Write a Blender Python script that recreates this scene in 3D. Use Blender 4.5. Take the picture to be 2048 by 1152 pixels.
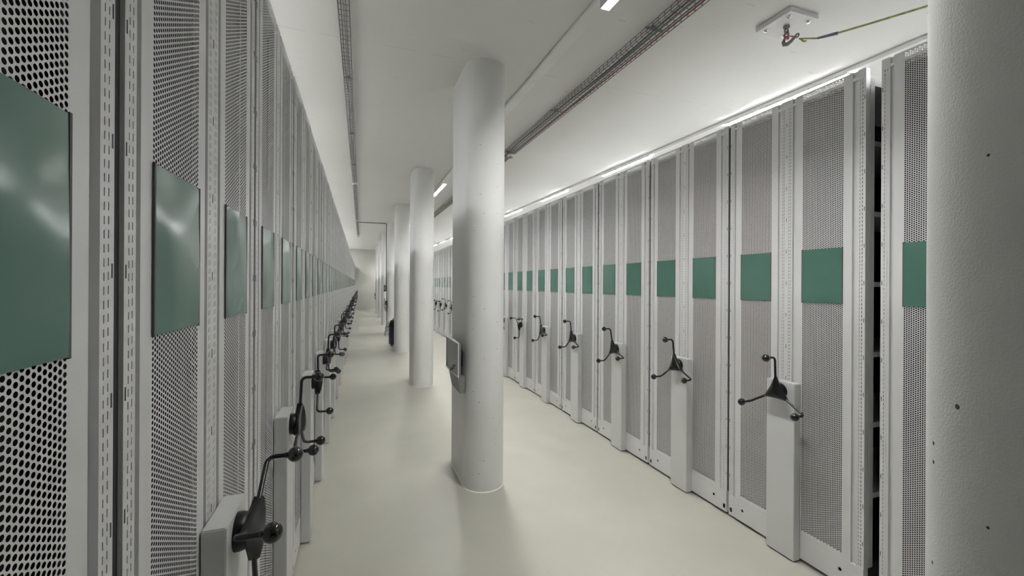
import bpy, bmesh, math, random
from mathutils import Vector, Matrix
random.seed(7)
PI = math.pi
scene = bpy.context.scene
for o in list(bpy.data.objects):
    bpy.data.objects.remove(o)
COL = scene.collection

# ------------------------------------------------------------------ camera
YAW, ROLL, EYE = .3426, .0053, 1.5
cam_data = bpy.data.cameras.new('camera')
cam_data.sensor_width = 36
cam_data.lens = 848.27 / 2048 * 36
cam_data.shift_y = -6.85 / 2048
cam_data.clip_start = .02
cam = bpy.data.objects.new('camera', cam_data)
COL.objects.link(cam)
fwd = Vector((math.sin(YAW), math.cos(YAW), 0))
rgt0 = Vector((math.cos(YAW), -math.sin(YAW), 0))
upw = Vector((0, 0, 1))
rgt = rgt0 * math.cos(ROLL) + upw * math.sin(ROLL)
upc = upw * math.cos(ROLL) - rgt0 * math.sin(ROLL)
mw = Matrix((rgt, upc, -fwd)).transposed().to_4x4()
mw.translation = Vector((0, 0, EYE))
cam.matrix_world = mw
scene.camera = cam

# ------------------------------------------------------------------ light level
world = bpy.data.worlds.new('world')
scene.world = world
world.use_nodes = True
world.node_tree.nodes['Background'].inputs[0].default_value = (.05, .05, .05, 1)
world.node_tree.nodes['Background'].inputs[1].default_value = .2
scene.view_settings.view_transform = 'Standard'
scene.view_settings.look = 'None'
scene.view_settings.gamma = 1
scene.view_settings.use_curve_mapping = False
scene.view_settings.exposure = 0.0
scene.cycles.max_bounces = 8
scene.cycles.diffuse_bounces = 6
scene.cycles.glossy_bounces = 3
LED, LED_SIDE = 335.0, 165.0      # strength of the luminaires' diffusers (aisle rail, rails over the rows)

# ------------------------------------------------------------------ layout
XR, XL = 2.263, -.322            # front planes of the right and left rows
PITCH, WID = .8116, .785         # unit spacing and width along the aisle
YR0, YL0 = 2.128, .7515          # a gap centre in each row
DEP = 2.28                       # unit length away from the aisle
HT = 2.515
WALLX_R, WALLX_L = XR + DEP + .12, XL - DEP - .12
Y_BACK, Y_FAR = -5.5, 26.75
C0, CS = 3.0799, .0174           # ceiling height and its gentle rise
def cz(y): return C0 + CS * y

# ------------------------------------------------------------------ materials
def nt_new(name):
    m = bpy.data.materials.new(name); m.use_nodes = True
    nt = m.node_tree; b = nt.nodes['Principled BSDF']
    return m, nt, b
def paint(name, col, rough=.5, spec=.5, metal=0, var=.04, nscale=3., bump=.0, bscale=300., coat=0):
    """paint with a slight mottling and optional fine bump"""
    m, nt, b = nt_new(name)
    L = nt.links
    tc = nt.nodes.new('ShaderNodeTexCoord')
    n = nt.nodes.new('ShaderNodeTexNoise'); n.inputs['Scale'].default_value = nscale; n.inputs['Detail'].default_value = 4
    L.new(tc.outputs['Object'], n.inputs['Vector'])
    r = nt.nodes.new('ShaderNodeMapRange')
    r.inputs[1].default_value = .3; r.inputs[2].default_value = .7
    r.inputs[3].default_value = 1 - var; r.inputs[4].default_value = 1 + var
    L.new(n.outputs['Fac'], r.inputs[0])
    v = nt.nodes.new('ShaderNodeVectorMath'); v.operation = 'SCALE'
    v.inputs[0].default_value = col
    L.new(r.outputs[0], v.inputs['Scale'])
    L.new(v.outputs[0], b.inputs['Base Color'])
    b.inputs['Roughness'].default_value = rough
    b.inputs['Specular IOR Level'].default_value = spec
    b.inputs['Metallic'].default_value = metal
    b.inputs['Coat Weight'].default_value = coat
    if bump:
        n2 = nt.nodes.new('ShaderNodeTexNoise'); n2.inputs['Scale'].default_value = bscale; n2.inputs['Detail'].default_value = 3
        L.new(tc.outputs['Object'], n2.inputs['Vector'])
        bp = nt.nodes.new('ShaderNodeBump'); bp.inputs['Strength'].default_value = bump; bp.inputs['Distance'].default_value = .002
        L.new(n2.outputs['Fac'], bp.inputs['Height']); L.new(bp.outputs[0], b.inputs['Normal'])
    return m
def emit(name, col, s):
    m, nt, b = nt_new(name)
    b.inputs['Base Color'].default_value = (.8, .8, .8, 1)
    b.inputs['Emission Color'].default_value = (*col, 1)
    b.inputs['Emission Strength'].default_value = s
    return m

M_METAL = paint('grey_powder_coat', (.69, .69, .69), .34, .5, var=.025, bump=.12, bscale=700)
M_TOP = paint('white_top_sheet', (.86, .86, .85), .5, .4)
M_BOX = paint('light_grey_housing_coat', (.64, .64, .64), .42, .5, var=.02, bump=.15, bscale=600)
M_INNER = paint('interior_shade_dark', (.014, .016, .020), .7, .3)  # near-black colour stands in for the unlit inside of the units
M_GAP_SHADE = paint('gap_shade_dark', (.03, .032, .034), .7, .3)  # dark colour stands in for the shade between units
M_RECESS = paint('dark_recess', (.10, .10, .10), .7, .3)
M_BLACK = paint('black_handle_plastic', (.005, .005, .006), .36, .32, bump=.1, bscale=900)
M_BALL = paint('black_glossy_bakelite', (.004, .004, .005), .08, .6, coat=.4)
M_ROD = paint('black_steel_rod', (.008, .008, .009), .22, .6)
M_RAIL = paint('white_rail_enamel', (.78, .78, .77), .4, .5)
M_GALV = paint('galvanised_wire', (.20, .195, .19), .45, .5, metal=.4)
M_CHROME = paint('bright_steel', (.75, .75, .75), .15, .5, metal=1)
M_LED = emit('led_diffuser', (1.0, .995, .965), LED)
M_LED_SIDE = emit('led_diffuser_bright', (.985, .99, 1.0), LED_SIDE)

def green_mat():
    m = paint('green_label_plate', (.075, .17, .135), .2, .5, var=.03, nscale=8)
    nt = m.node_tree; b = nt.nodes['Principled BSDF']
    tc = nt.nodes.new('ShaderNodeTexCoord'); oi = nt.nodes.new('ShaderNodeObjectInfo')
    add = nt.nodes.new('ShaderNodeVectorMath'); add.operation = 'ADD'
    sc = nt.nodes.new('ShaderNodeMath'); sc.operation = 'MULTIPLY'; sc.inputs[1].default_value = 37
    nt.links.new(oi.outputs['Random'], sc.inputs[0])
    nt.links.new(tc.outputs['Object'], add.inputs[0]); nt.links.new(sc.outputs[0], add.inputs[1])
    n = nt.nodes.new('ShaderNodeTexNoise'); n.inputs['Scale'].default_value = 4.5; n.inputs['Detail'].default_value = 0
    nt.links.new(add.outputs[0], n.inputs['Vector'])
    bp = nt.nodes.new('ShaderNodeBump'); bp.inputs['Strength'].default_value = .9; bp.inputs['Distance'].default_value = .03
    nt.links.new(n.outputs['Fac'], bp.inputs['Height']); nt.links.new(bp.outputs[0], b.inputs['Normal'])
    return m
M_GREEN = green_mat()

def pitted(name, col, rough, pit_scale, thr, bump, bscale):
    """painted concrete: fine roughness and sparse small pits"""
    m, nt, b = nt_new(name); L = nt.links
    tc = nt.nodes.new('ShaderNodeTexCoord')
    n = nt.nodes.new('ShaderNodeTexNoise'); n.inputs['Scale'].default_value = 2.5; n.inputs['Detail'].default_value = 5
    L.new(tc.outputs['Object'], n.inputs['Vector'])
    r = nt.nodes.new('ShaderNodeMapRange'); r.inputs[1].default_value = .3; r.inputs[2].default_value = .7
    r.inputs[3].default_value = .95; r.inputs[4].default_value = 1.03
    L.new(n.outputs['Fac'], r.inputs[0])
    vo = nt.nodes.new('ShaderNodeTexVoronoi'); vo.inputs['Scale'].default_value = pit_scale
    L.new(tc.outputs['Object'], vo.inputs['Vector'])
    sep = nt.nodes.new('ShaderNodeSeparateColor'); L.new(vo.outputs['Color'], sep.inputs[0])
    mul = nt.nodes.new('ShaderNodeMath'); mul.operation = 'MULTIPLY'; mul.inputs[1].default_value = thr
    L.new(sep.outputs[0], mul.inputs[0])
    lt = nt.nodes.new('ShaderNodeMath'); lt.operation = 'LESS_THAN'
    L.new(vo.outputs['Distance'], lt.inputs[0]); L.new(mul.outputs[0], lt.inputs[1])
    gt = nt.nodes.new('ShaderNodeMath'); gt.operation = 'GREATER_THAN'; gt.inputs[1].default_value = .62
    L.new(sep.outputs[1], gt.inputs[0])
    pm = nt.nodes.new('ShaderNodeMath'); pm.operation = 'MULTIPLY'
    L.new(lt.outputs[0], pm.inputs[0]); L.new(gt.outputs[0], pm.inputs[1])
    v = nt.nodes.new('ShaderNodeVectorMath'); v.operation = 'SCALE'; v.inputs[0].default_value = col
    L.new(r.outputs[0], v.inputs['Scale'])
    mx = nt.nodes.new('ShaderNodeMix'); mx.data_type = 'RGBA'
    L.new(pm.outputs[0], mx.inputs['Factor']); L.new(v.outputs[0], mx.inputs['A']); mx.inputs['B'].default_value = (.07, .065, .055, 1)
    L.new(mx.outputs['Result'], b.inputs['Base Color'])
    b.inputs['Roughness'].default_value = rough; b.inputs['Specular IOR Level'].default_value = .3
    n2 = nt.nodes.new('ShaderNodeTexNoise'); n2.inputs['Scale'].default_value = bscale; n2.inputs['Detail'].default_value = 4
    L.new(tc.outputs['Object'], n2.inputs['Vector'])
    bp = nt.nodes.new('ShaderNodeBump'); bp.inputs['Strength'].default_value = bump; bp.inputs['Distance'].default_value = .003
    L.new(n2.outputs['Fac'], bp.inputs['Height']); L.new(bp.outputs[0], b.inputs['Normal'])
    return m
M_COLUMN = pitted('white_painted_concrete', (.75, .75, .74), .62, 30, .11, .25, 300)

def ceiling_mat():
    m, nt, b = nt_new('white_ceiling_paint'); L = nt.links
    tc = nt.nodes.new('ShaderNodeTexCoord')
    sx = nt.nodes.new('ShaderNodeSeparateXYZ'); L.new(tc.outputs['Object'], sx.inputs[0])
    wob = nt.nodes.new('ShaderNodeTexNoise'); wob.inputs['Scale'].default_value = 3
    L.new(tc.outputs['Object'], wob.inputs['Vector'])
    def mth(op, a, c=None):
        k = nt.nodes.new('ShaderNodeMath'); k.operation = op
        for i, s in enumerate((a, c)):
            if s is None: continue
            if isinstance(s, (int, float)): k.inputs[i].default_value = s
            else: L.new(s, k.inputs[i])
        return k.outputs[0]
    y = mth('ADD', sx.outputs['Y'], mth('MULTIPLY', wob.outputs['Fac'], .02))
    fr = mth('FRACT', mth('DIVIDE', mth('SUBTRACT', y, 3.03 - 1.03 + .01), 2.06))
    line = mth('LESS_THAN', mth('ABSOLUTE', mth('SUBTRACT', fr, .5)), .0011)
    br = nt.nodes.new('ShaderNodeTexNoise'); br.inputs['Scale'].default_value = 5
    L.new(tc.outputs['Object'], br.inputs['Vector'])
    line = mth('MULTIPLY', line, mth('GREATER_THAN', br.outputs['Fac'], .5))
    # a few scuffs on the right side
    mp = nt.nodes.new('ShaderNodeMapping'); mp.inputs['Rotation'].default_value = (0, 0, .6); mp.inputs['Scale'].default_value = (2.2, 14, 1)
    L.new(tc.outputs['Object'], mp.inputs['Vector'])
    sn = nt.nodes.new('ShaderNodeTexNoise'); sn.inputs['Scale'].default_value = 2.2; sn.inputs['Detail'].default_value = 2
    L.new(mp.outputs[0], sn.inputs['Vector'])
    scf = mth('MULTIPLY', mth('GREATER_THAN', sn.outputs['Fac'], .735), .5)
    fac = mth('MAXIMUM', mth('MULTIPLY', line, .3), mth('MULTIPLY', scf, .35))
    n = nt.nodes.new('ShaderNodeTexNoise'); n.inputs['Scale'].default_value = .9; n.inputs['Detail'].default_value = 6
    L.new(tc.outputs['Object'], n.inputs['Vector'])
    cr = nt.nodes.new('ShaderNodeMapRange'); cr.inputs[3].default_value = .95; cr.inputs[4].default_value = 1.04
    L.new(n.outputs['Fac'], cr.inputs[0])
    v = nt.nodes.new('ShaderNodeVectorMath'); v.operation = 'SCALE'; v.inputs[0].default_value = (.77, .765, .745)
    L.new(cr.outputs[0], v.inputs['Scale'])
    mx = nt.nodes.new('ShaderNodeMix'); mx.data_type = 'RGBA'
    L.new(fac, mx.inputs['Factor']); L.new(v.outputs[0], mx.inputs['A']); mx.inputs['B'].default_value = (.2, .19, .17, 1)
    L.new(mx.outputs['Result'], b.inputs['Base Color'])
    b.inputs['Roughness'].default_value = .8; b.inputs['Specular IOR Level'].default_value = .2
    n2 = nt.nodes.new('ShaderNodeTexNoise'); n2.inputs['Scale'].default_value = 60; n2.inputs['Detail'].default_value = 4
    L.new(tc.outputs['Object'], n2.inputs['Vector'])
    bp = nt.nodes.new('ShaderNodeBump'); bp.inputs['Strength'].default_value = .12; bp.inputs['Distance'].default_value = .003
    L.new(n2.outputs['Fac'], bp.inputs['Height']); L.new(bp.outputs[0], b.inputs['Normal'])
    return m
M_CEIL = ceiling_mat()
M_WALL = paint('cream_wall_paint', (.58, .58, .54), .8, .2, var=.03, nscale=1.5, bump=.1, bscale=80)
M_WALLB = paint('dimmed_back_wall', (.08, .08, .08), .8, .2, var=.03)  # unseen wall, darkened to cut light bouncing from behind the camera
def floor_mat():
    m = pitted('pale_epoxy_floor', (.475, .468, .412), .38, 3.2, .05, .10, 45)
    return m
M_FLOOR = floor_mat()

# ------------------------------------------------------------------ mesh helpers
class MB:
    def __init__(s): s.v = []; s.f = []
    def face(s, pts):
        i = len(s.v); s.v += [tuple(p) for p in pts]; s.f.append(tuple(range(i, i + len(pts))))
    def box(s, x0, x1, y0, y1, z0, z1):
        i = len(s.v)
        s.v += [(x, y, z) for x in (x0, x1) for y in (y0, y1) for z in (z0, z1)]
        for q in ((0, 1, 3, 2), (4, 6, 7, 5), (0, 4, 5, 1), (2, 3, 7, 6), (0, 2, 6, 4), (1, 5, 7, 3)):
            s.f.append(tuple(i + k for k in q))
    def tube(s, pts, r, n=8, cap=True):
        pts = [Vector(p) for p in pts]
        rs = r if isinstance(r, (list, tuple)) else [r] * len(pts)
        t = (pts[1] - pts[0]).normalized()
        a = t.orthogonal().normalized(); base = len(s.v)
        for k, p in enumerate(pts):
            if k == 0: tt = pts[1] - pts[0]
            elif k == len(pts) - 1: tt = pts[-1] - pts[-2]
            else: tt = (pts[k + 1] - p).normalized() + (p - pts[k - 1]).normalized()
            tt.normalize(); a = (a - tt * a.dot(tt)).normalized(); b = tt.cross(a)
            for j in range(n):
                w = 2 * PI * j / n
                s.v.append(tuple(p + (a * math.cos(w) + b * math.sin(w)) * rs[k]))
        for k in range(len(pts) - 1):
            for j in range(n):
                q = base + k * n
                s.f.append((q + j, q + (j + 1) % n, q + n + (j + 1) % n, q + n + j))
        if cap:
            s.f.append(tuple(base + j for j in reversed(range(n))))
            s.f.append(tuple(base + (len(pts) - 1) * n + j for j in range(n)))
    def lathe(s, prof, c, axis='z', n=24):
        """prof: (radius, height) list"""
        base = len(s.v)
        for r, h in prof:
            for j in range(n):
                w = 2 * PI * j / n; p, q = r * math.cos(w), r * math.sin(w)
                d = {'z': (p, q, h), 'x': (h, p, q), 'y': (q, h, p)}[axis]
                s.v.append((c[0] + d[0], c[1] + d[1], c[2] + d[2]))
        for k in range(len(prof) - 1):
            for j in range(n):
                q = base + k * n
                s.f.append((q + j, q + (j + 1) % n, q + n + (j + 1) % n, q + n + j))
        s.f.append(tuple(base + j for j in reversed(range(n))))
        s.f.append(tuple(base + (len(prof) - 1) * n + j for j in range(n)))
    def ball(s, c, r, nu=20, nv=12):
        prof = [(max(r * math.sin(PI * k / nv), 1e-5), -r * math.cos(PI * k / nv)) for k in range(nv + 1)]
        s.lathe(prof, c, 'z', nu)
    def mesh(s, name, mat, smooth=False, bevel=0):
        me = bpy.data.meshes.new(name); me.from_pydata(s.v, [], s.f)
        if bevel:
            bm = bmesh.new(); bm.from_mesh(me)
            bmesh.ops.remove_doubles(bm, verts=bm.verts, dist=1e-6)
            bmesh.ops.bevel(bm, geom=[e for e in bm.edges if len(e.link_faces) == 2 and e.calc_face_angle(0) > .6],
                            offset=bevel, segments=2, affect='EDGES', clamp_overlap=True)
            bm.to_mesh(me); bm.free()
        bm = bmesh.new(); bm.from_mesh(me)
        if len(bm.faces) < 20000:
            bmesh.ops.recalc_face_normals(bm, faces=bm.faces)
        bm.to_mesh(me); bm.free()
        me.materials.append(mat)
        if smooth:
            me.polygons.foreach_set('use_smooth', [True] * len(me.polygons))
            try: me.set_sharp_from_angle(angle=.7)
            except Exception: pass
        return me

def link(name, me, parent=None, loc=None):
    o = bpy.data.objects.new(name, me); COL.objects.link(o)
    if parent: o.parent = parent
    if loc: o.location = loc
    return o
def empty(name, loc=(0, 0, 0), rz=0):
    o = bpy.data.objects.new(name, None); COL.objects.link(o)
    o.location = loc; o.rotation_euler.z = rz; o.empty_display_size = .1
    return o
def tag(o, label, cat, group=None, kind=None):
    o['label'] = label; o['category'] = cat
    if group: o['group'] = group
    if kind: o['kind'] = kind
    return o
def struct(name, me, label=None):
    o = link(name, me); o['kind'] = 'structure'
    if label: o['label'] = label
    return o

# ------------------------------------------------------------------ room shell
T = .15
def slab(x0, x1, y0, y1, f0, f1):
    """slab between height functions f0(y), f1(y)"""
    m = MB()
    m.v = [(x, y, f(y)) for x in (x0, x1) for y in (y0, y1) for f in (f0, f1)]
    for q in ((0, 1, 3, 2), (4, 6, 7, 5), (0, 4, 5, 1), (2, 3, 7, 6), (0, 2, 6, 4), (1, 5, 7, 3)): m.f.append(q)
    return m
m = MB(); m.box(WALLX_L - T, WALLX_R + T, Y_BACK - T, Y_FAR + T, -T, 0)
struct('floor', m.mesh('floor', M_FLOOR), 'pale beige smooth epoxy floor')
struct('ceiling', slab(WALLX_L - T, WALLX_R + T, Y_BACK - T, Y_FAR + T, cz, lambda y: cz(y) + .2).mesh('ceiling', M_CEIL), 'white painted concrete ceiling')
struct('wall_far', slab(WALLX_L - T, WALLX_R + T, Y_FAR, Y_FAR + T, lambda y: 0, cz).mesh('wall_far', M_WALL), 'cream wall at the far end of the corridor')
struct('wall_back', slab(WALLX_L - T, WALLX_R + T, Y_BACK - T, Y_BACK, lambda y: 0, cz).mesh('wall_back', M_WALLB))
struct('wall_left', slab(WALLX_L - T, WALLX_L, Y_BACK, Y_FAR, lambda y: 0, cz).mesh('wall_left', M_WALL))
struct('wall_right', slab(WALLX_R, WALLX_R + T, Y_BACK, Y_FAR, lambda y: 0, cz).mesh('wall_right', M_WALL))

# ------------------------------------------------------------------ columns
CXC, CR, CF = .876, .151, .42     # centre line, end radius, length of the flat
ORD = ['nearest', 'second', 'third', 'fourth', 'fifth', 'sixth', 'seventh', 'eighth', 'ninth', 'tenth', 'eleventh', 'twelfth',
       'thirteenth', 'fourteenth', 'fifteenth', 'sixteenth', 'seventeenth', 'eighteenth', 'nineteenth', 'twentieth',
       'twenty-first', 'twenty-second', 'twenty-third', 'twenty-fourth', 'twenty-fifth', 'twenty-sixth', 'twenty-seventh',
       'twenty-eighth', 'twenty-ninth', 'thirtieth', 'thirty-first', 'thirty-second', 'thirty-third', 'thirty-fourth']
def stadium(r, y0, y1, n=28):
    p = []
    for k in range(n + 1): a = PI + PI * k / n; p.append((r * math.cos(a), y0 + r * math.sin(a)))
    for k in range(n + 1): a = PI * k / n; p.append((r * math.cos(a), y1 + r * math.sin(a)))
    return p
def prism(outline, zb, zt):
    m = MB(); n = len(outline); m.v = [(x, y, zb(y)) for x, y in outline] + [(x, y, zt(y)) for x, y in outline]
    for k in range(n): m.f.append((k, (k + 1) % n, n + (k + 1) % n, n + k))
    m.f.append(tuple(reversed(range(n)))); m.f.append(tuple(range(n, 2 * n)))
    return m
for k in range(8):
    yf = 3.09 + 3.29 * (k - 1) if k else -.160
    outl = stadium(CR, 0, CF)
    me = prism(outl, lambda y: 0, lambda y: cz(y + yf)).mesh('concrete_column', M_COLUMN, smooth=True)
    o = link('concrete_column', me, loc=(CXC, yf, 0))
    lab = ['big rough white column filling the right edge of the view',
           'white rounded column in the centre with a terminal on its left face',
           'white rounded column just behind the central one, second tall one in the row'][k] if k < 3 else \
          'white rounded column standing %s in the column line' % ORD[k]
    tag(o, lab, 'column', 'white columns down the middle', 'structure')
    m = MB(); n = len(outl); ins = stadium(CR - .002, 0, CF); out = stadium(CR + .006, 0, CF)
    m.v = [(x, y, .007) for x, y in ins] + [(x, y, .0005) for x, y in out]
    for j in range(n): m.f.append((j, (j + 1) % n, n + (j + 1) % n, n + j))
    b = link('sealant_bead', m.mesh('sealant_bead', paint('white_sealant', (.85, .85, .8), .4) if k == 0 else bpy.data.materials['white_sealant']), o)
    b['label'] = 'thin white bead of sealant'

# ------------------------------------------------------------------ shelving unit pieces  (local: front face x=0, aisle at +x, y along the row)
H = WID / 2
PY = [-H + .048, -H + .335]       # first end panel in y; the second is its mirror
Z0, Z1, ZC = .150, 2.545, 2.500        # panel bottom, panel top, underside of the top sheet
def perforated_panel(y0, y1):
    m = MB(); v = m.v; f = m.f
    cw, ch, r = .00828, .0095, .0034
    n = 25; ym = (y0 + y1) / 2; ya = ym - n * cw / 2; rows = 249; za = .172; zb = za + rows * ch
    # plain border
    for a, b_, c, d in ((y0, ya, Z0, Z1), (ya + n * cw, y1, Z0, Z1), (ya, ya + n * cw, Z0, za), (ya, ya + n * cw, zb, Z1)):
        m.face([(0, a, c), (0, b_, c), (0, b_, d), (0, a, d)])
    # folded edges
    for y in (y0, y1): m.face([(0, y, Z0), (0, y, Z1), (-.02, y, Z1), (-.02, y, Z0)])
    m.face([(0, y0, Z1), (0, y1, Z1), (-.02, y1, Z1), (-.02, y0, Z1)])
    N = 12; hx, hz = cw / 2, ch / 2
    ang = [2 * PI * (k + .5) / N for k in range(N)]
    inner = [(r * math.cos(a), r * math.sin(a)) for a in ang]
    def hit(a):
        c, s = math.cos(a), math.sin(a); t = min(hx / abs(c) if abs(c) > 1e-9 else 9, hz / abs(s) if abs(s) > 1e-9 else 9)
        return (c * t, s * t)
    outer = [hit(a) for a in ang]
    corners = {}
    for sx, sz in ((1, 1), (-1, 1), (-1, -1), (1, -1)):
        ca = math.atan2(sz * hz, sx * hx) % (2 * PI)
        k = max([i for i in range(N) if ang[i] <= ca] or [N - 1]); corners[k] = (sx * hx, sz * hz)
    loc = inner + outer; tmpl = []
    for k in range(N):
        k2 = (k + 1) % N
        if k in corners: loc.append(corners[k]); tmpl.append((k, N + k, len(loc) - 1, N + k2, k2))
        else: tmpl.append((k, N + k, N + k2, k2))
    for c in range(n):
        off = hz if c % 2 else 0; cy = ya + (c + .5) * cw
        rr = rows - 1 if c % 2 else rows
        if c % 2:
            m.face([(0, cy - hx, za), (0, cy + hx, za), (0, cy + hx, za + hz), (0, cy - hx, za + hz)])
            m.face([(0, cy - hx, zb - hz), (0, cy + hx, zb - hz), (0, cy + hx, zb), (0, cy - hx, zb)])
        for q in range(rr):
            zc = za + off + (q + .5) * ch; i = len(v)
            v.extend([(0, cy + a, zc + b) for a, b in loc])
            f.extend([tuple(i + j for j in t) for t in tmpl])
    return m.mesh('perforated_panel', M_METAL)
def slot_strip(m, y0, y1, cols, extra=None):
    """upright face with columns of slots punched through, side flanges and a dark inside face"""
    sp, sh, sw = .0189, .0112, .0021
    zs = .16; zt = 2.52; n = int((zt - zs) / sp)
    ys = sorted(cols)
    edges = [y0]
    for a, b in zip(ys[:-1], ys[1:]): edges.append((a + b) / 2)
    edges.append(y1)
    m.face([(0, y0, Z0), (0, y1, Z0), (0, y1, zs), (0, y0, zs)])
    m.face([(0, y0, zs + n * sp), (0, y1, zs + n * sp), (0, y1, Z1), (0, y0, Z1)])
    for k, yc in enumerate(ys):
        a, b = edges[k], edges[k + 1]
        za, zb = zs, zs + n * sp
        m.face([(0, a, za), (0, yc - sw / 2, za), (0, yc - sw / 2, zb), (0, a, zb)])
        m.face([(0, yc + sw / 2, za), (0, b, za), (0, b, zb), (0, yc + sw / 2, zb)])
        for q in range(n):
            z = zs + q * sp + (sp * .07 if k % 2 else 0)
            m.face([(0, yc - sw / 2, z + sh - 0 if q >= 0 else z), (0, yc + sw / 2, z + sh), (0, yc + sw / 2, z + sp), (0, yc - sw / 2, z + sp)])
    for y in (y0, y1): m.face([(0, y, Z0), (0, y, Z1), (-.03, y, Z1), (-.03, y, Z0)])
def upright(y0, y1, cols, clips):
    """one upright: slotted face plus the larger clip slots near its edge"""
    m = MB(); slot_strip(m, y0, y1, cols); nf = len(m.f)
    for k in range(13):
        z = .26 + k * .178
        for y in clips: m.box(-.002, .0006, y - .0013, y + .0013, z, z + .02)
    me = m.mesh('slotted_upright', M_METAL); me.materials.append(M_RECESS)
    for p in me.polygons:
        if p.index >= nf: p.material_index = 1
    return me
def uprights():
    return [upright(-H, -H + .034, [-H + .0135, -H + .024], [-H + .005]),
            upright(-H + .352, -H + .422, [-H + k for k in (.364, .373, .401, .410)], [-H + .387]),
            upright(H - .034, H, [H - .024, H - .0135], [H - .005])]
def groove_backs():
    m = MB()
    for a, b in ((-H + .034, -H + .048), (-H + .335, -H + .352), (-H + .422, -H + .440), (-H + .727, H - .034)):
        m.box(-.014, -.011, a, b, Z0, Z1)
    return m.mesh('recess_strip', M_METAL)
def plinth():
    m = MB(); x = .002; zb, zt = .018, .150
    # face with two round holes and two square ones
    def face_with(y0, y1, holes):
        pts = sorted(holes)
        cuts = [y0]
        for a, b in zip(pts[:-1], pts[1:]): cuts.append((a[0] + b[0]) / 2)
        cuts.append(y1)
        for k, (yc, zc, r, N) in enumerate(pts):
            a, b = cuts[k], cuts[k + 1]
            N2 = 16
            an = [2 * PI * (j + .5) / N2 for j in range(N2)]
            if N == 4: inn = [(max(-r, min(r, 2 * r * math.cos(w))), max(-r * 1.5, min(r * 1.5, 3 * r * math.sin(w)))) for w in an]
            else: inn = [(r * math.cos(w), r * math.sin(w)) for w in an]
            def out(w):
                c, s = math.cos(w), math.sin(w)
                tx = ((b - yc) if c > 0 else (a - yc)) / c if abs(c) > 1e-9 else 9
                tz = ((zt - zc) if s > 0 else (zb - zc)) / s if abs(s) > 1e-9 else 9
                t = min(tx, tz); return (c * t, s * t)
            ou = [out(w) for w in an]
            cor = {}
            for cy_, cz_ in ((b, zt), (a, zt), (a, zb), (b, zb)):
                ca = math.atan2(cz_ - zc, cy_ - yc) % (2 * PI)
                kk = max([i for i in range(N2) if an[i] <= ca] or [N2 - 1]); cor.setdefault(kk, []).append((ca, cy_ - yc, cz_ - zc))
            for j in range(N2):
                j2 = (j + 1) % N2
                mid = [(p, q) for _, p, q in sorted(cor.get(j, []), key=lambda t: (t[0] - an[j]) % (2 * PI))]
                poly = [inn[j], ou[j]] + mid + [ou[j2], inn[j2]]
                m.face([(x, yc + p, zc + q) for p, q in poly])
    face_with(-H, H, [(-H + .018, .052, .009, 4), (-H + .105, .088, .0085, 16), (H - .105, .088, .0085, 16), (H - .018, .052, .009, 4)])
    m.face([(x, -H, zt), (x, H, zt), (-.03, H, zt), (-.03, -H, zt)])
    m.face([(x, -H, zb), (x, H, zb), (-.03, H, zb), (-.03, -H, zb)])
    for y in (-H, H): m.face([(x, y, zb), (x, y, zt), (-.03, y, zt), (-.03, y, zb)])
    return m.mesh('plinth', M_METAL)
def carcass():
    """long sides' posts, middle divider and dark rolling base behind the end panels"""
    m = MB()
    for xx in (-.034, -DEP / 2, -DEP + .03):
        for s in (-1, 1):
            m.box(xx - .03, xx, s * H - (.03 if s > 0 else 0), s * H + (.03 if s < 0 else 0), Z0, ZC)
    m.box(-DEP + .003, -DEP, -H, H, Z0, ZC)
    return m.mesh('post_frame', M_METAL)
def shade_strip():  # added strip that darkens the gap to the next unit
    m = MB(); m.box(-.030, -.006, -H - .016, -H - .0002, .16, 2.53); return m.mesh('gap_shade_strip', M_GAP_SHADE)
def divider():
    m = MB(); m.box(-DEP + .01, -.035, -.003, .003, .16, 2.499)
    for s in (-1, 1): m.box(-.046, -.040, min(s * .012, s * (H - .04)), max(s * .012, s * (H - .04)), .16, 2.499)  # added backing sheets, keep the panel holes as dark as a shaded interior
    return m.mesh('divider_shade_sheet', M_INNER)
def base():
    m = MB(); m.box(-DEP + .02, -.012, -H + .02, H - .02, .012, .148)
    for xx in (-.16, -DEP + .2):
        for s in (-1, 1): m.lathe([(.001, -.012), (.045, -.012), (.045, .012), (.001, .012)], (xx, s * .25, .0455), 'y', 20)
    return m.mesh('wheeled_base', M_RECESS)
def shelf():
    m = MB()
    for s in (-1, 1):
        a, b = sorted((s * .006, s * (H - .004)))
        m.box(-DEP + .012, -.05, a, b, -.012, .012)
    return m.mesh('shelf', M_METAL)
def top_cover():
    m = MB(); m.box(-DEP, -.001, -H + .001, H - .001, ZC + .0005, HT)
    m.box(-DEP, -.0305, -H, -H + .003, ZC - .035, ZC); m.box(-DEP, -.0305, H - .003, H, ZC - .035, ZC)
    return m.mesh('top_cover', M_TOP)
def housing():
    m = MB(); m.box(.0025, .050, -.0835, .0835, .008, .968)
    return m.mesh('gear_housing', M_BOX, bevel=.0025)
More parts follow.
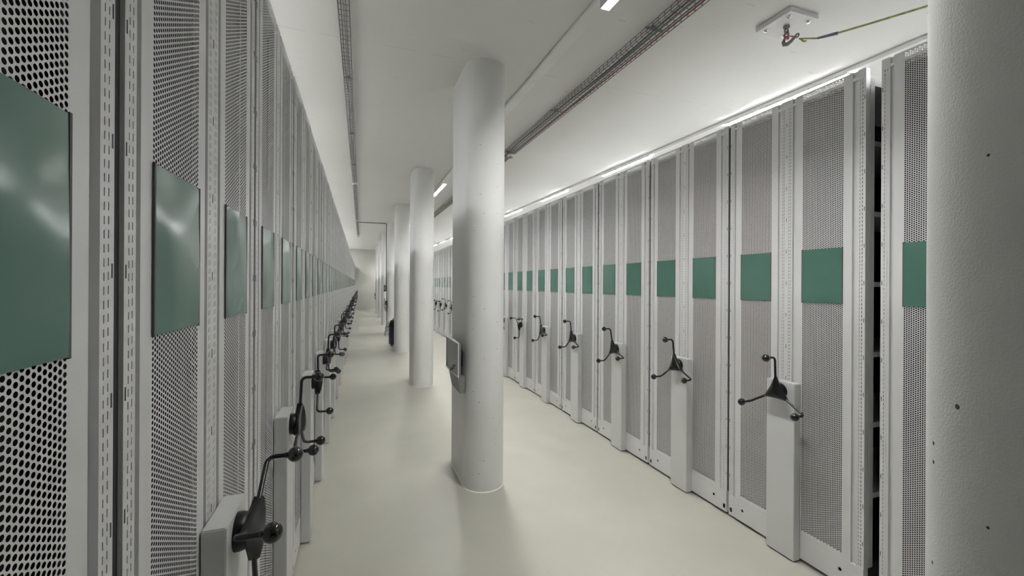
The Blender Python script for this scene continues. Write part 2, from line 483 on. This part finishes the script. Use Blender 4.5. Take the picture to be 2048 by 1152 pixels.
def label_plate(y0, y1):
    m = MB(); ny, nz = 10, 12; z0, z1 = 1.413, 1.695
    g = {}
    for i in range(ny + 1):
        for j in range(nz + 1):
            a, b = i / ny, j / nz
            x = .0035 + .0022 * math.sin(PI * a) * (.6 + .4 * math.sin(PI * b)) + .0008 * math.sin(7 * a + 3 * b)
            g[i, j] = len(m.v); m.v.append((x, y0 + (y1 - y0) * a, z0 + (z1 - z0) * b))
    for i in range(ny):
        for j in range(nz): m.f.append((g[i, j], g[i + 1, j], g[i + 1, j + 1], g[i, j + 1]))
    rim = [(i, 0) for i in range(ny + 1)] + [(ny, j) for j in range(1, nz + 1)] + [(i, nz) for i in range(ny - 1, -1, -1)] + [(0, j) for j in range(nz - 1, 0, -1)]
    bk = []
    for i, j in rim:
        p = m.v[g[i, j]]; bk.append(len(m.v)); m.v.append((.0012, p[1], p[2]))
    for q in range(len(rim)):
        q2 = (q + 1) % len(rim)
        m.f.append((g[rim[q]], g[rim[q2]], bk[q2], bk[q]))
    m.f.append(tuple(bk))
    me = m.mesh('label_plate', M_GREEN, smooth=True)
    return me
def chan(y):
    m = MB(); m.box(.0005, .0042, y, y + .0045, 1.411, 1.697); return m.mesh('edge_strip', M_RECESS)
# hand wheel, local origin at the wheel's axis on the housing's front (x=0 there)
def hub():
    m = MB()
    m.lathe([(.001, 0), (.043, 0), (.043, .010), (.040, .022), (.030, .030), (.001, .032)], (0, 0, 0), 'x', 36)
    n = 72; rings = [(.016, .50), (.022, .86), (.027, 1.0), (.036, 1.0), (.046, .82), (.054, .50), (.058, .2), (.059, .01)]
    base = len(m.v)
    for x, s in rings:
        for j in range(n):
            th = 2 * PI * j / n; ph = ((th + PI / 3) % (2 * PI / 3)) - PI / 3     # 0 at a tip
            side = PI / 3 - abs(ph)
            R = .0405 / math.cos(side) * (1 - .03 * math.cos(side * 1.5))
            R = R * s if s < .99 else R
            if s >= .5 and s < 1: R = R * (1 + .15 * (abs(side) / (PI / 3)) ** 3)
            tipx = .004 * (side / (PI / 3)) ** 2
            m.v.append((x + (tipx if s > .9 else 0), R * math.sin(th), R * math.cos(th)))
    for k in range(len(rings) - 1):
        for j in range(n):
            q = base + k * n; m.f.append((q + j, q + (j + 1) % n, q + n + (j + 1) % n, q + n + j))
    m.f.append(tuple(base + j for j in reversed(range(n)))); m.f.append(tuple(base + (len(rings) - 1) * n + j for j in range(n)))
    me = m.mesh('hand_wheel', M_BLACK, smooth=True)
    return me
WR, WX, BX = .189, .036, .104      # wheel radius, plane of the rods, knob distance
def spoke(a):
    s, c = math.sin(a), math.cos(a)
    pts = [(WX, .05, 0)]
    P = [(WX - .002, .06), (WX, WR - .022)]
    for k in range(1, 6):
        w = PI / 2 * k / 5; P.append((WX + .02 * (1 - math.cos(w)), WR - .022 + .02 * math.sin(w)))
    P.append((BX - .012, WR - .002))
    m = MB(); m.tube([(x, r * s, r * c) for x, r in P], .0062, 10)
    return m.mesh('spoke', M_ROD, smooth=True)
def knob(a):
    m = MB(); s, c = math.sin(a), math.cos(a); r = WR - .002
    m.ball((BX, r * s, r * c), .0205, 24, 16)
    m.lathe([(.0075, -.025), (.009, -.012)], (BX, r * s, r * c), 'x', 14)
    return m.mesh('knob', M_BALL, smooth=True)
ME = dict(panel_a=perforated_panel(PY[0], PY[1]), uprights=uprights(), groove=groove_backs(), plinth=plinth(),
          carcass=carcass(), divider=divider(), shade_strip=shade_strip(), base=base(), shelf=shelf(), top=top_cover(), housing=housing(),
          plate=label_plate(-H + .090, -H + .2905), hub=hub(),
          chan=[chan(-H + .0855), chan(-H + .2895)],
          spokes=[spoke(k * 2 * PI / 3) for k in range(3)], knobs=[knob(k * 2 * PI / 3) for k in range(3)])
SHIFT = .392                        # second panel = first one moved along the row
SHELVES = [.49, .83, 1.17, 1.51, 1.85, 2.19]
def make_unit():
    t = empty('mobile_shelving_unit')
    def part(n, me, loc=None, par=t): return link(n, me, par, loc)
    for d in (0, SHIFT):
        part('perforated_panel', ME['panel_a'], (0, d, 0))
        lp_ = part('label_plate', ME['plate'], (0, d, 0)); lp_['label'] = 'blank green label plate'
        for e in ME['chan']: part('edge_strip', e, None, lp_)['label'] = 'dark strip at the plate edge'
    for u in ME['uprights']: part('slotted_upright', u)
    part('recess_strip', ME['groove'])
    part('plinth', ME['plinth']); part('post_frame', ME['carcass']); part('divider_shade_sheet', ME['divider']); part('gap_shade_strip', ME['shade_strip'])['label'] = 'dark strip added along one edge as gap shade'
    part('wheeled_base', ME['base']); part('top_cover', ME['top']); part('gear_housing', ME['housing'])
    for z in SHELVES: part('shelf', ME['shelf'], (0, 0, z))
    w = part('hand_wheel', ME['hub'], (.050, 0, .915)); w['label'] = 'black three-armed hand wheel'
    for k in range(3):
        part('spoke', ME['spokes'][k], None, w); part('knob', ME['knobs'][k], None, w)
    return t
def copy_tree(o, parent=None):
    c = o.copy(); COL.objects.link(c)
    if parent: c.parent = parent
    for ch in o.children: copy_tree(ch, c)
    return c
def set_wheel(t, ang):
    for ch in t.children:
        if ch.name.startswith('hand_wheel'): ch.rotation_euler.x = ang
proto = make_unit()
used = False
phR = {-2: 30, -1: 1, 0: 7, 1: 13, 2: 8, 3: 18, 4: 62, 5: -15, 6: 100, 7: 20, 8: 75, 9: -10, 10: 30, 11: 10, 12: 62, 13: 60, 14: 64, 15: 5}
phL = {-1: 20, 0: 53, 1: 13, 2: -25, 3: 13, 4: 9, 5: 40, 6: 12, 7: -20}
for side, y0, X, rz, phs, ks, off in (('right', YR0, XR, PI, phR, range(-2, 30), 2), ('left', YL0, XL, 0, phL, range(-1, 32), 1)):
    for k in ks:
        t = copy_tree(proto) if used else proto
        used = True
        yc = y0 + (k + .5) * PITCH
        if side == 'right' and k == -2: yc = 1.274 - H
        elif side == 'right' and k == -1: yc = 1.338 + H
        elif k > 5: yc += random.uniform(-.004, .004)
        t.location = (X + (random.uniform(-.003, .003) if k > 1 else 0), yc, 0); t.rotation_euler.z = rz
        a = math.radians(phs.get(k, random.uniform(-20, 100)))
        set_wheel(t, a if side == 'right' else -a)
        if side == 'right' and k == -2: lab = 'grey perforated shelving unit half hidden behind the big column at right'
        elif side == 'right' and k == -1: lab = 'grey perforated shelving unit beside the open gap in the right row'
        elif side == 'left' and k == -1: lab = 'grey perforated shelving unit cut off by the left edge of the view'
        else: lab = 'grey perforated mobile shelving unit standing %s in the %s row' % (ORD[k + off], side)
        tag(t, lab, 'shelving unit', 'mobile shelving units of the %s row' % side)

for ch in list(proto.children):      # the unit at the open gap goes without the added shade strip
    if ch.name.startswith('gap_shade_strip'): bpy.data.objects.remove(ch)

# ------------------------------------------------------------------ light rails with luminaires
def along(x0, x1, y0, y1, d0, d1):
    return slab(x0, x1, y0, y1, lambda y: cz(y) + d0, lambda y: cz(y) + d1)
def rail(xc, w, h, label):
    m = MB()
    for a, b, d0, d1 in ((-w / 2, w / 2, -h, -.012), (-w * .3, w * .3, -.012, 0)):
        s = along(xc + a, xc + b, Y_BACK + .05, Y_FAR - .05, d0, d1); i = len(m.v); m.v += s.v; m.f += [tuple(i + q for q in f) for f in s.f]
    o = link('light_rail', m.mesh('light_rail', M_RAIL)); tag(o, label, 'light rail', 'white ceiling rails carrying the lights')
XG, XU, XLL = 3.40, 1.27, XL - 1.137
rail(XG, .06, .038, 'white ceiling light rail running over the right shelving row')
rail(XU, .075, .034, 'white ceiling light rail over the aisle right of the columns')
rail(XLL, .06, .038, 'white ceiling light rail hidden over the left shelving row')
def luminaire(w, led):
    t = empty('linear_light')
    m = MB(); m.box(-w / 2, w / 2, -.56, .56, -.006, 0)
    if led is M_LED:            # the aisle lights have side lips hiding the diffuser's edges
        for sx in (-1, 1): m.box(sx * w / 2 - .003, sx * w / 2 + .003, -.56, .56, -.052, -.0061)
        for sy in (-1, 1): m.box(-w / 2 + .0031, w / 2 - .0031, sy * .5575 - .0024, sy * .5575 + .0024, -.052, -.0061)
    else:                       # the lights over the rows only have shallow rims
        for sx in (-1, 1): m.box(sx * w / 2 - .003, sx * w / 2 + .0005, -.56, .56, -.0125, -.0061)
    link('lamp_housing', m.mesh('lamp_housing', M_RAIL, bevel=.001), t)
    m = MB(); m.box(-w / 2 + .004, w / 2 - .004, -.555, .555, -.012, -.0065)
    d = link('diffuser', m.mesh('diffuser', led, bevel=.002), t); d['label'] = 'glowing white diffuser'
    return t
for xc, ys, dz, where in ((XG, [.40 + 2.28 * k for k in range(12)], -.038, 'over the right shelving row'),
                          (XU, [1.49 + 2.93 * k for k in range(0, 9)], -.034, 'on the rail right of the columns'),
                          (XLL, [.40 + 2.28 * k for k in range(12)], -.038, 'over the left shelving row')):
    lp = luminaire(.056, M_LED if xc == XU else M_LED_SIDE); first = True
    for j, y in enumerate(ys):
        if y > Y_FAR - .8: continue
        t = lp if first else copy_tree(lp)
        first = False
        t.location = (xc, y, cz(y) + dz - .0005); t.rotation_euler.x = math.atan(CS)
        tag(t, 'lit white strip light %s, %s from the camera end' % (where, ORD[j] if j else 'first'), 'strip light', 'strip lights ' + where)

# ------------------------------------------------------------------ cable trays, cables, smoke detectors
def tray(xa, xb, drop, h, label, nlong):
    m = MB(); r = .0030
    y0, y1 = Y_BACK + .1, 17.6 if xa < 0 else Y_FAR - .2
    zb = lambda y: cz(y) - drop
    ws = [xa + (xb - xa) * k / (nlong - 1) for k in range(nlong)]
    for x in ws: m.tube([(x, y0, zb(y0)), (x, y1, zb(y1))], r, 5)
    for x in (xa, xb):
        for hh in (h * .5, h): m.tube([(x, y0, zb(y0) + hh), (x, y1, zb(y1) + hh)], r, 5)
    y = y0
    while y < y1:
        z = zb(y) + r
        m.tube([(xa, y, z + h), (xa, y, z), (xb, y, z), (xb, y, z + h)], r * .9, 4); y += .055
    o = link('wire_cable_tray', m.mesh('wire_cable_tray', M_GALV)); tag(o, label, 'cable tray')
    bm_ = MB(); y = y0 + .6
    while y < y1:
        bm_.box(xa - .004, xb + .004, y - .012, y + .012, zb(y) + h + .002, zb(y) + h + .005)
        bm_.box((xa + xb) / 2 - .01, (xa + xb) / 2 + .01, y - .01, y + .01, zb(y) + h + .005, cz(y)); y += 1.4
    link('bracket', bm_.mesh('bracket', M_GALV), o)['kind'] = 'stuff'
tray(-.131, -.070, .052, .034, 'narrow galvanised wire cable tray on the ceiling above the left aisle', 3)
tray(1.655, 1.775, .062, .040, 'wide galvanised wire cable tray on the ceiling above the right aisle', 4)
def cable(x, drop, r, col, name, label, wob=.008, y1=None):
    m = MB(); pts = []; y = Y_BACK + .15; y1 = y1 or Y_FAR - .3
    while y < y1:
        pts.append((x + wob * math.sin(y * 2.1 + x * 9) + wob * .5 * math.sin(y * 5.3), y, cz(y) - drop)); y += .12
    m.tube(pts, r, 6)
    o = link(name, m.mesh(name, paint(name + '_sheath', col, .5), smooth=True)); tag(o, label, 'cable')
cable(-.112, .045, .004, (.16, .15, .15), 'grey_cable', 'dark grey cable lying in the narrow left cable tray', y1=17.4, wob=.005)
cable(-.086, .044, .005, (.30, .29, .28), 'pale_cable', 'paler grey cable lying in the narrow left cable tray', y1=17.4, wob=.005)
cable(1.684, .053, .006, (.12, .12, .12), 'black_cable', 'black cable lying in the wide right cable tray')
cable(1.712, .053, .006, (.20, .20, .20), 'grey_cable', 'grey cable lying in the middle of the wide right cable tray', .005)
cable(1.758, .054, .0045, (.20, .03, .03), 'red_cable', 'dark red cable along the right edge of the wide cable tray', .004)
def detector(x, y, drop, label):
    m = MB(); m.lathe([(.001, 0), (.048, 0), (.050, -.012), (.042, -.022), (.030, -.026)], (0, 0, 0), 'z', 28)
    o = link('smoke_detector', m.mesh('smoke_detector', M_RAIL, smooth=True), loc=(x, y, cz(y) - drop))
    m = MB(); m.lathe([(.028, -.0262), (.026, -.036), (.018, -.042), (.001, -.043)], (0, 0, 0), 'z', 24)
    link('sensor_head', m.mesh('sensor_head', paint('detector_grey', (.25, .25, .25), .5) if 'detector_grey' not in bpy.data.materials else bpy.data.materials['detector_grey'], smooth=True), o)
    tag(o, label, 'smoke detector', 'smoke detectors under the cable trays')
detector(-.10, 7.45, .0545, 'white smoke detector under the left cable tray, nearest of three')
detector(-.10, 12.4, .0545, 'white smoke detector under the left cable tray, middle of three')
detector(-.10, 16.9, .0545, 'white smoke detector under the left cable tray, farthest of three')
detector(1.74, 4.94, .0645, 'white smoke detector under the right cable tray beside the central column')

# conduit running over the ceiling and down the fifth column
m = MB(); yc = 3.09 + 3.29 * 3 + .2
xs = CXC - CR - .011
m.tube([(-.066, yc, cz(yc) - .012), (xs - .02, yc, cz(yc) - .012), (xs - .005, yc, cz(yc) - .017), (xs, yc, cz(yc) - .034), (xs, yc, 1.46)], .010, 10)
tag(link('cable_conduit', m.mesh('cable_conduit', M_RECESS, smooth=True)), 'thin dark conduit crossing the ceiling and running down a far column', 'conduit')

# ------------------------------------------------------------------ terminals on the columns
M_DARK = paint('dark_grey_plastic', (.06, .06, .062), .4, .5)
M_SCREEN = paint('switched_off_screen', (.13, .13, .13), .2, .5)
M_MID = paint('mid_grey_plastic', (.20, .20, .205), .45, .5)
def terminal(yf, label):
    xf = CXC - CR
    t = empty('wall_terminal', (xf, yf, 0))
    y0, y1, z0, z1 = -.13, .32, .835, 1.082
    m = MB(); m.box(-.066, -.052, y0, y1, z0, z1); link('screen_housing', m.mesh('screen_housing', M_MID, bevel=.003), t)
    m = MB(); w = .010
    m.box(-.072, -.0655, y0, y1, z1 - w, z1); m.box(-.072, -.0655, y0, y1, z0, z0 + w)
    m.box(-.072, -.0655, y0, y0 + w, z0 + w, z1 - w); m.box(-.072, -.0655, y1 - w, y1, z0 + w, z1 - w)
    link('bezel', m.mesh('bezel', M_RAIL), t)['label'] = 'light rim of the screen'
    m = MB(); m.box(-.0685, -.0662, y0 + w, y1 - w, z0 + w, z1 - w); link('screen', m.mesh('screen', M_SCREEN), t)
    m = MB(); m.box(-.0515, -.001, .03, .14, .88, 1.00); link('mount', m.mesh('mount', M_DARK, bevel=.004), t)
    m = MB(); x0, x1 = -.062, -.002
    m.v = [(x, y, z) for x in (0, 1) for y in (-.05, .24) for z in (0, 1)]
    m.v = [((-.066 if z else -.040) if not x else -.002, y, .832 if z else .70) for x in (0, 1) for y in (-.05, .24) for z in (0, 1)]
    for q in ((0, 1, 3, 2), (4, 6, 7, 5), (0, 4, 5, 1), (2, 3, 7, 6), (0, 2, 6, 4), (1, 5, 7, 3)): m.f.append(q)
    link('lower_case', m.mesh('lower_case', M_MID, bevel=.004), t)
    m = MB(); m.tube([(-.074, .02, .90), (-.080, .10, .86), (-.07, .14, .835)], .005, 8); link('pen_lead', m.mesh('pen_lead', M_DARK, smooth=True), t)
    tag(t, label, 'terminal', 'grey terminals mounted on columns')
terminal(3.09, 'grey flat terminal with pale rim mounted on the central column')
terminal(3.09 + 3.29 * 3, 'small grey terminal below the handset on a far column')
terminal(3.09 + 3.29 * 6, 'tiny grey terminal on the farthest columns')
# telephone handset above the middle terminal
t = empty('wall_telephone', (CXC - CR, yc, 0))
m = MB(); m.box(-.035, -.001, -.045, .045, 1.28, 1.46); link('cradle', m.mesh('cradle', M_DARK, bevel=.006), t)
m = MB(); m.tube([(-.05, 0, 1.27), (-.062, 0, 1.30), (-.066, 0, 1.37), (-.062, 0, 1.43), (-.05, 0, 1.46)], [.024, .020, .013, .020, .024], 12)
link('handset', m.mesh('handset', M_DARK, smooth=True), t)
tag(t, 'dark telephone on the side of a far column below the conduit', 'telephone')

# ------------------------------------------------------------------ navy canister vacuum behind the fourth column
def vacuum():
    t = empty('canister_vacuum', (.80, 10.62, 0))
    navy = paint('navy_plastic', (.012, .022, .060), .35, .5)
    m = MB(); m.lathe([(.001, .05), (.150, .05), (.160, .08), (.160, .44), (.152, .46), (.001, .46)], (0, 0, 0), 'z', 40)
    link('drum', m.mesh('drum', navy, smooth=True), t)
    m = MB(); m.lathe([(.158, .461), (.165, .47), (.160, .56), (.12, .62), (.05, .645), (.001, .647)], (0, 0, 0), 'z', 40)
    link('motor_head', m.mesh('motor_head', M_BLACK, smooth=True), t)
    m = MB(); m.tube([(-.07, 0, .635), (-.06, 0, .67), (0, 0, .685), (.06, 0, .67), (.07, 0, .635)], .008, 10); link('handle', m.mesh('handle', M_CHROME, smooth=True), t)
    m = MB(); pts = [(-.155, -.04, .36), (-.21, -.05, .37), (-.235, -.06, .42), (-.225, -.07, .50), (-.20, -.07, .565), (-.17, -.07, .60), (-.14, -.06, .585), (-.15, -.05, .52),
                     (-.20, -.05, .46), (-.245, -.05, .36), (-.255, -.05, .26)]
    m.tube(pts, .015, 12); link('hose', m.mesh('hose', paint('pale_hose', (.5, .5, .5), .4), smooth=True), t)
    for a in range(4):
        w = PI / 4 + a * PI / 2
        m = MB(); m.ball((.13 * math.cos(w), .13 * math.sin(w), .025), .025, 16, 10); m.tube([(.13 * math.cos(w), .13 * math.sin(w), .03), (.12 * math.cos(w), .12 * math.sin(w), .06)], .01, 8)
        link('castor', m.mesh('castor', M_DARK, smooth=True), t)
    tag(t, 'navy blue canister vacuum with hose, standing on the floor beside a column', 'vacuum cleaner')
vacuum()

# ------------------------------------------------------------------ ceiling anchor with hook and strap
def anchor(y, label):
    zc = cz(y) ; t = empty('ceiling_anchor', (2.43, y, zc))
    m = MB(); m.box(-.115, .115, -.115, .115, -.032, -.0032); link('anchor_plate', m.mesh('anchor_plate', paint('plate_white', (.7, .7, .7), .35) if 'plate_white' not in bpy.data.materials else bpy.data.materials['plate_white'], bevel=.002), t)
    for sx in (-1, 1):
        for sy in (-1, 1):
            m = MB(); m.lathe([(.001, -.044), (.0085, -.044), (.010, -.041), (.010, -.0325)], (sx * .078, sy * .078, 0), 'z', 6)
            m.lathe([(.001, -.036), (.014, -.036), (.014, -.0322)], (sx * .078, sy * .078, 0), 'z', 20)
            link('bolt', m.mesh('bolt', M_CHROME), t)
    m = MB(); m.lathe([(.001, -.050), (.014, -.050), (.018, -.042), (.018, -.0325)], (0, 0, 0), 'z', 20)
    m.tube([(.015 * math.cos(a), 0, -.064 + .015 * math.sin(a)) for a in [2 * PI * k / 20 for k in range(21)]], .0045, 8)
    link('eye_bolt', m.mesh('eye_bolt', M_GALV, smooth=True), t)
    red = paint('red_lacquer', (.30, .06, .05), .4) if 'red_lacquer' not in bpy.data.materials else bpy.data.materials['red_lacquer']
    m = MB(); m.tube([(0, .013 * math.cos(a), -.088 + .020 * math.sin(a)) for a in [2 * PI * k / 20 for k in range(21)]], .0055, 8)
    m.lathe([(.001, -.012), (.010, -.012), (.010, .012), (.001, .012)], (0, 0, -.105), 'x', 14)
    link('shackle', m.mesh('shackle', red, smooth=True), t)['label'] = 'dull red shackle'
    tag(t, label, 'ceiling anchor')
    return t
AY = 1.871
anchor(AY, 'square steel anchor plate with eye bolt on the ceiling at upper right')
anchor(-.66, 'square steel anchor plate holding the hidden far end of the strap')
M_HOOK = paint('dull_hook_steel', (.22, .19, .19), .4, .5, metal=.3)
zh = cz(AY) - .112
m = MB()
m.tube([(2.43, AY + .010, zh + .012), (2.43, AY + .020, zh - .008), (2.43, AY + .014, zh - .026), (2.43, AY - .008, zh - .034), (2.43, AY - .032, zh - .028),
        (2.43, AY - .050, zh - .016), (2.43, AY - .060, zh - .010)], [.006, .010, .012, .012, .010, .009, .006], 10)
m.tube([(2.43, AY - .052, zh - .014), (2.43, AY - .036, zh - .002), (2.43, AY - .012, zh + .014), (2.43, AY + .006, zh + .014)], .004, 8)
m.tube([(2.43, AY - .068 + .010 * math.cos(a), zh - .015 + .010 * math.sin(a)) for a in [2 * PI * k / 16 for k in range(17)]], .0045, 8)
tag(link('snap_hook', m.mesh('snap_hook', M_HOOK, smooth=True)), 'dull steel snap hook hanging from the red shackle of the ceiling anchor', 'hook')
key = [(1.793, 2.962), (1.74, 2.934), (1.69, 2.907), (1.585, 2.876), (1.443, 2.841), (1.198, 2.784), (.9, 2.752), (.6, 2.742), (.3, 2.752), (0, 2.784), (-.25, 2.841), (-.45, 2.91), (-.585, 2.965)]
def strap_mesh(key, w, th, tw0, tw1):
    m = MB(); pts = []
    for i in range(len(key) - 1):
        for q in range(8): u = q / 8; pts.append((key[i][0] * (1 - u) + key[i + 1][0] * u, key[i][1] * (1 - u) + key[i + 1][1] * u))
    pts.append(key[-1]); n = len(pts)
    for i, (y, z) in enumerate(pts):
        a = tw0 + (tw1 - tw0) * i / (n - 1); c, s = math.cos(a), math.sin(a)
        for p, q in ((-w, -th), (w, -th), (w, th), (-w, th)): m.v.append((2.43 + p * c - q * s, y, z + p * s + q * c))
    for i in range(n - 1):
        for j in range(4): b = 4 * i; m.f.append((b + j, b + (j + 1) % 4, b + 4 + (j + 1) % 4, b + 4 + j))
    m.f.append((3, 2, 1, 0)); m.f.append(tuple(4 * (n - 1) + j for j in range(4)))
    return m
lime = paint('lime_webbing', (.36, .42, .15), .7, .2, var=.25, nscale=40)
st = link('webbing_strap', strap_mesh(key, .0048, .0012, .9, 3.8).mesh('webbing_strap', lime)); tag(st, 'thin lime green strap sagging under the ceiling from the anchor hook', 'strap')
m = strap_mesh([(1.68, 2.9035), (1.63, 2.889), (1.575, 2.873)], .0085, .0045, .5, 1.0)
link('sleeve', m.mesh('sleeve', paint('slate_blue_sleeve', (.10, .13, .20), .6)), st)['label'] = 'slate blue sleeve round the strap'
m = MB(); m.tube([(2.43, 1.785, 2.958), (2.432, 1.765, 2.93), (2.431, 1.75, 2.925)], .005, 6); link('strap_end', m.mesh('strap_end', lime), st)
